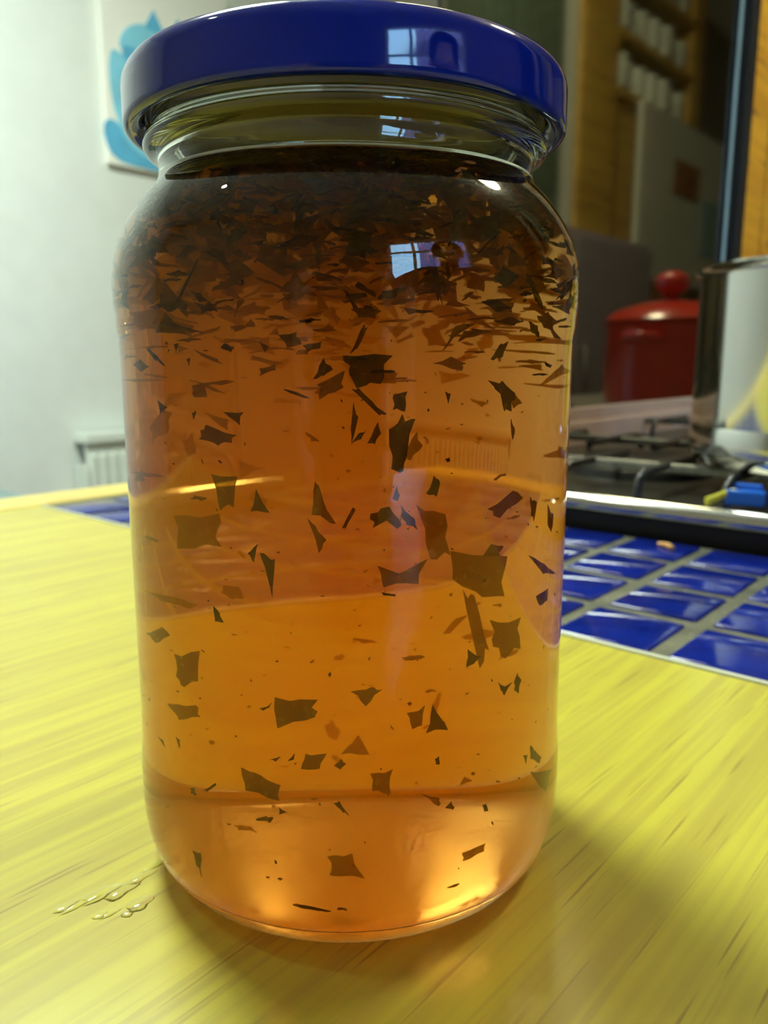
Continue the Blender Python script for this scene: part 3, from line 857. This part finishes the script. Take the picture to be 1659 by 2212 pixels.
 [(23.9,-15.5,62.9),(24.9,-14.0,62.0),(24.7,-14.3,59.3),(24.2,-15.1,60.5)],
 [(26.5,-10.9,61.1),(27.3,-9.0,59.3),(27.0,-9.8,56.6),(26.5,-10.8,58.2)],
 [(18.0,-18.1,61.9),(21.2,-14.8,64.0),(22.4,-13.2,62.7),(19.5,-16.7,60.3)],
 [(7.8,-19.7,32.7),(10.1,-18.8,33.7),(9.6,-19.0,30.2),(8.4,-19.5,29.8)],
 [(3.1,-18.8,23.2),(5.9,-18.2,23.7),(5.6,-18.3,19.3),(3.3,-18.7,20.0)],
 [(11.9,-25.4,27.4),(12.4,-25.2,27.7),(12.5,-25.2,26.5),(12.0,-25.4,26.5)],
 [(23.9,-15.3,22.5),(24.6,-14.3,22.2),(24.5,-14.5,20.9)],
 [(-26.0,-13.8,25.1),(-25.1,-15.4,25.1),(-24.8,-15.8,24.2)],
 [(-22.9,-18.3,27.2),(-22.3,-19.0,27.0),(-22.5,-18.8,25.7)],
 [(-20.9,-19.2,19.5),(-20.3,-19.8,20.1),(-19.9,-20.1,18.7),(-20.6,-19.4,18.6)],
 [(-18.9,-22.3,20.4),(-17.3,-23.5,22.7),(-17.1,-23.6,22.4),(-18.5,-22.6,20.3)],
]

n_ind = 0
for k, poly in enumerate(FLAKES):
    P = [clampin(p) for p in poly]
    c = sum(P, Vector()) / len(P)
    depth = 33 - math.hypot(c.x, c.y)
    ax = Vector((rnd.uniform(-1, 1), rnd.uniform(-.3, .3), rnd.uniform(-1, 1)))
    P = [clampin(p + Vector((0, 1, 0)) * ((p - c).dot(ax) * 0.45)) for p in P]
    flake(P, M_FLAKE if depth < 8 else M_FLAKE2, 0.16, 0.2)
    n_ind += 1
def scrap(c, size, tilt):
    n = rnd.choice((3, 4, 4, 5))
    a0 = rnd.uniform(0, 6.28)
    el = rnd.uniform(.35, 1.0)
    q = Matrix.Rotation(rnd.uniform(0, 6.28), 3, 'Z') @ Matrix.Rotation(rnd.gauss(0, tilt), 3, 'X') @ Matrix.Rotation(rnd.uniform(0, 6.28), 3, 'Z')
    return [clampin(Vector(c) + q @ Vector((size*math.cos(a0+2*math.pi*i/n)*rnd.uniform(.7, 1.1), el*size*math.sin(a0+2*math.pi*i/n)*rnd.uniform(.7, 1.1), 0))) for i in range(n)]
# loose herbs deeper in the jelly, thicker towards the top
while n_ind < 235:
    z = 8 + 98 * (1 - rnd.random()**1.6)
    if rnd.random() > 0.25 + 0.75 * (z / 108)**2: continue
    R = inner_r(z) - 1
    a = rnd.uniform(0, 2*math.pi); r = R * math.sqrt(rnd.random())
    y = r*math.sin(a)
    if y < -18 and z < 86: continue
    flake(scrap((r*math.cos(a), y, z), rnd.uniform(1.0, 3.4), 1.2), M_FLAKE if rnd.random() < .6 else M_FLAKE2)
    n_ind += 1
# the floating layer right under the surface: the biggest scraps as parts, the rest as one mat
while n_ind < 298:
    z = LEVEL - 0.7 - abs(rnd.gauss(0, 5.5))
    R = inner_r(z) - 0.7
    a = rnd.uniform(0, 2*math.pi); r = R * math.sqrt(rnd.random())
    flake(scrap((r*math.cos(a), r*math.sin(a), z), rnd.uniform(2.2, 4.6), 0.45), M_FLAKE3 if rnd.random() < .7 else M_FLAKE2)
    n_ind += 1
g = Geo()
for k in range(1900):
    z = LEVEL - 0.6 - abs(rnd.gauss(0, 10.0))
    R = inner_r(z) - 0.6
    a = rnd.uniform(0, 2*math.pi); r = R * math.sqrt(rnd.random())
    v_, f_ = slab(scrap((r*math.cos(a), r*math.sin(a), z), rnd.uniform(1.2, 3.0), 0.6), 0.14, 0.15)
    g.add(v_, f_)
o = part('herb_mat', g, M_FLAKE3, jelly); o['kind'] = 'stuff'
g = Geo()
for k in range(420):
    z = 6 + 100 * rnd.random()**0.8
    R = inner_r(z) - 0.8
    a = rnd.uniform(0, 2*math.pi); r = R * math.sqrt(rnd.random())
    v_, f_ = slab(scrap((r*math.cos(a), r*math.sin(a), z), rnd.uniform(0.12, 0.5), 1.5), 0.1, 0.05)
    g.add(v_, f_)
o = part('herb_specks', g, M_FLAKE, jelly); o['kind'] = 'stuff'

# ---------------------------------------------------------------- spilled drops on the worktop, left of the jar
DROPS = [(-17.9, -45.4, 2.2, .8), (-16.9, -43.4, 3.4, .9), (-16.4, -40.4, 3.2, 1.3), (-14.8, -37.7, 3.2, 1.5), (-15.3, -33.6, 2.4, .9), (-16.4, -30.0, 2.6, .8),
         (-9.7, -37.6, 2.2, 1.3), (-9.3, -39.8, 1.3, .8), (-11.4, -41.7, 1.6, .8), (-12.1, -43.0, 1.2, .7)]
DLAB = ['faint water drop at the far left end of the spill', 'long water streak near the left end of the spill', 'longest water streak in the middle of the spill',
        'fat water drop at the right end of the long streak', 'small water drop nearest the jar in the upper spill row', 'thin water trace touching the foot of the jar',
        'round water drop at the right end of the lower spill row', 'tiny water drop just left of the round lower drop', 'small water drop in the middle of the lower spill row', 'tiny water drop at the left end of the lower spill row']
for (u, v, ln, wd), lab in zip(DROPS, DLAB):
    g = Geo()
    nr, ns = 6, 20
    vs_ = [(0, 0, wd*0.40)]
    fs_ = []
    for i in range(1, nr+1):
        t = i/nr
        h = wd*0.40*math.sqrt(max(0, 1-t*t)) if i < nr else 0.0
        for j in range(ns):
            a = 2*math.pi*j/ns
            wob = 1 + .16*math.sin(3*a + ln*7) + .1*math.sin(5*a + wd*11)
            vs_.append((wd*t*math.cos(a)*wob, ln*t*math.sin(a)*wob, h))
    for j in range(ns):
        fs_.append((0, 1+j, 1+(j+1) % ns))
    for i in range(nr-1):
        for j in range(ns):
            a, b = 1+i*ns+j, 1+i*ns+(j+1) % ns
            fs_.append((a, a+ns, b+ns, b))
    g.add(vs_, fs_)
    tag(umesh('water_drop', g, M_WATER, u, v, 0.03, 70), lab, 'drop', 'water drops spilled beside the jar')

# ================================================================== the person behind the camera (seen mirrored in the jar)
def V3(u, v, z):
    return Vector(uvw(u, v, z))
def build_person():
    nodes, edges = [], []
    def nd(p, r, parent=None):
        nodes.append((Vector(p), r))
        if parent is not None:
            edges.append((parent, len(nodes)-1))
        return len(nodes)-1
    pel = nd(V3(900, -20, -130), (135, 120))
    sp = nd(V3(835, -20, 30), (125, 110), pel)
    ch = nd(V3(755, -18, 140), (140, 115), sp)
    nb_ = nd(V3(700, -16, 200), (62, 60), ch)
    nk = nd(V3(678, -16, 240), (50, 50), nb_)
    hd = nd(V3(652, -15, 288), (78, 70), nk)
    cr = nd(V3(650, -15, 345), (66, 62), hd)
    for s in (-1, 1):
        hip = nd(V3(905, -20 + s*95, -165), (82, 82), pel)
        kn = nd(V3(790, -20 + s*130, -480), (58, 58), hip)
        an = nd(V3(900, -20 + s*125, -775), (40, 40), kn)
        nd(V3(885, -20 + s*128, -812), (36, 28), an)
        nd(V3(770, -20 + s*138, -818), (34, 20), len(nodes)-1)
    hands = []
    for s in (1, -1):                      # +1: the person's right arm, on the camera's right
        sh = nd(V3(715, -16 + s*165, 170), (64, 60), ch)
        el = nd(V3(440, 118 if s > 0 else -245, 66), (46, 44), sh)
        def hx(x): return x if s > 0 else 11.4 - x
        wr = nd((hx(84), -226, 66), (29, 26), el)
        pa = nd((hx(62), -186, 76), (25, 21), wr)
        hands.append(Vector((hx(62), -180, 76)))
        for i in range(4):
            z = 52 + 16*i
            kx = nd((hx(54), -168, z), (9.5, 9.5), pa)
            mx_ = nd((hx(47), -149, z), (8.2, 8.2), kx)
            nd((hx(44 - (i == 0)*-2), -138 - (3 - i if i < 2 else 1), z), (7.0, 7.0), mx_)
        t1 = nd((hx(52), -185, 98), (10.5, 10.5), pa)
        t2 = nd((hx(36), -172, 110), (9.0, 9.0), t1)
        nd((hx(22), -168, 114), (7.8, 7.8), t2)
    org = V3(880, -20, FLOOR)
    me = bpy.data.meshes.new('body')
    me.from_pydata([((p - org) * S)[:] for p, r in nodes], edges, [])
    o = bpy.data.objects.new('body', me); COL.objects.link(o)
    sk = o.modifiers.new('skin', 'SKIN'); sk.use_smooth_shade = True
    for i, (p, r) in enumerate(nodes):
        q = me.skin_vertices[0].data[i]
        q.radius = (r[0]*S, r[1]*S); q.use_root = (i == 0)
    o.modifiers.new('sub', 'SUBSURF').levels = 2
    o.modifiers['sub'].render_levels = 2
    dg = bpy.context.evaluated_depsgraph_get()
    m2 = bpy.data.meshes.new_from_object(o.evaluated_get(dg))
    bpy.data.objects.remove(o)
    for m in (simple('dark_navy_jumper', (0.018, 0.016, 0.022), 0.9), simple('skin', (0.45, 0.27, 0.19), 0.5), simple('charcoal_trousers', (0.03, 0.03, 0.035), 0.9)):
        m2.materials.append(m)
    headc = V3(652, -15, 315)
    for p in m2.polygons:
        p.use_smooth = True
        c = p.center / S + org
        k = 0
        if (c - headc).length < 125 and c.z > 235: k = 1
        elif min((c - h).length for h in hands) < 62: k = 1
        elif c.z < -150: k = 2
        p.material_index = k
    per = thing('person', 'person in dark clothes bending forward with a camera, mirrored in the jar', 'person', tuple(org))
    link('body', m2, None, per)
    fwd = Vector((-UX, -UY, 0)); side = Vector((VX, VY, 0))
    hair = Geo()
    for a in range(18):
        for b in range(8):
            pass
    vs_, fs_ = [], []
    na, nb2 = 24, 9
    hc = V3(660, -15, 322) - org
    for j in range(nb2):
        th_ = math.pi * 0.62 * j / (nb2 - 1)
        for i in range(na):
            ph = 2*math.pi*i/na
            d = fwd*math.cos(ph) + side*math.sin(ph)
            cut = 1.0 if math.cos(ph) < 0.35 else 0.55
            t = th_ * cut
            vs_.append(hc + d*(88*math.sin(t)) + Vector((0, 0, 1))*(98*math.cos(t)))
    for j in range(nb2-1):
        for i in range(na):
            k = (i+1) % na
            fs_.append((j*na+i, j*na+k, (j+1)*na+k, (j+1)*na+i))
    part('hair', Geo().add(vs_, fs_), simple('dark_hair', (0.025, 0.016, 0.01), 0.6), per, True)
    for s in (-1, 1):
        e = V3(652, -15, 300) - org + fwd*72 + side*(30*s)
        part('eye', Geo().lathe([(0, -9), (6, -7), (9, 0), (6, 7), (0, 9)], 12), simple('eye_white', (0.6, 0.6, 0.6), 0.2), per, True, tuple(e))
        e = V3(652, -15, 288) - org + side*(78*s)
        part('ear', Geo().lathe([(0, -26), (9, -18), (12, 4), (9, 22), (0, 28)], 12), m2.materials[1], per, True, tuple(e))
    n0 = V3(652, -15, 296) - org + fwd*70
    part('nose', Geo().tube([tuple(n0), tuple(n0 + fwd*12 + Vector((0, 0, -12))), tuple(n0 + fwd*20 + Vector((0, 0, -28)))], 7, 8, 12), m2.materials[1], per, True)
    m0 = V3(652, -15, 250) - org + fwd*62
    part('mouth', Geo().tube([tuple(m0 - side*22), tuple(m0 + fwd*8), tuple(m0 + side*22)], 5, 8), simple('lips', (0.4, 0.14, 0.12), 0.4), per, True)
build_person()
cmr = thing('compact_camera', 'black compact camera held upright in front of the jar', 'camera', (5.7, -150, 35))
part('camera_body', Geo().box(-29, 29, -9, 12, 0, 95, 4, 3), simple('black_camera_shell', (0.015, 0.015, 0.016), 0.45), cmr)
part('lens_barrel', Geo().lathe([(0, 0), (20, 0), (20, 3.2), (17, 4.2), (0, 4.2)], 32), simple('grey_lens_ring', (0.08, 0.08, 0.085), 0.3, 0.8), cmr, 40, (0, 12, 47)).rotation_euler = (math.radians(-90), 0, 0)
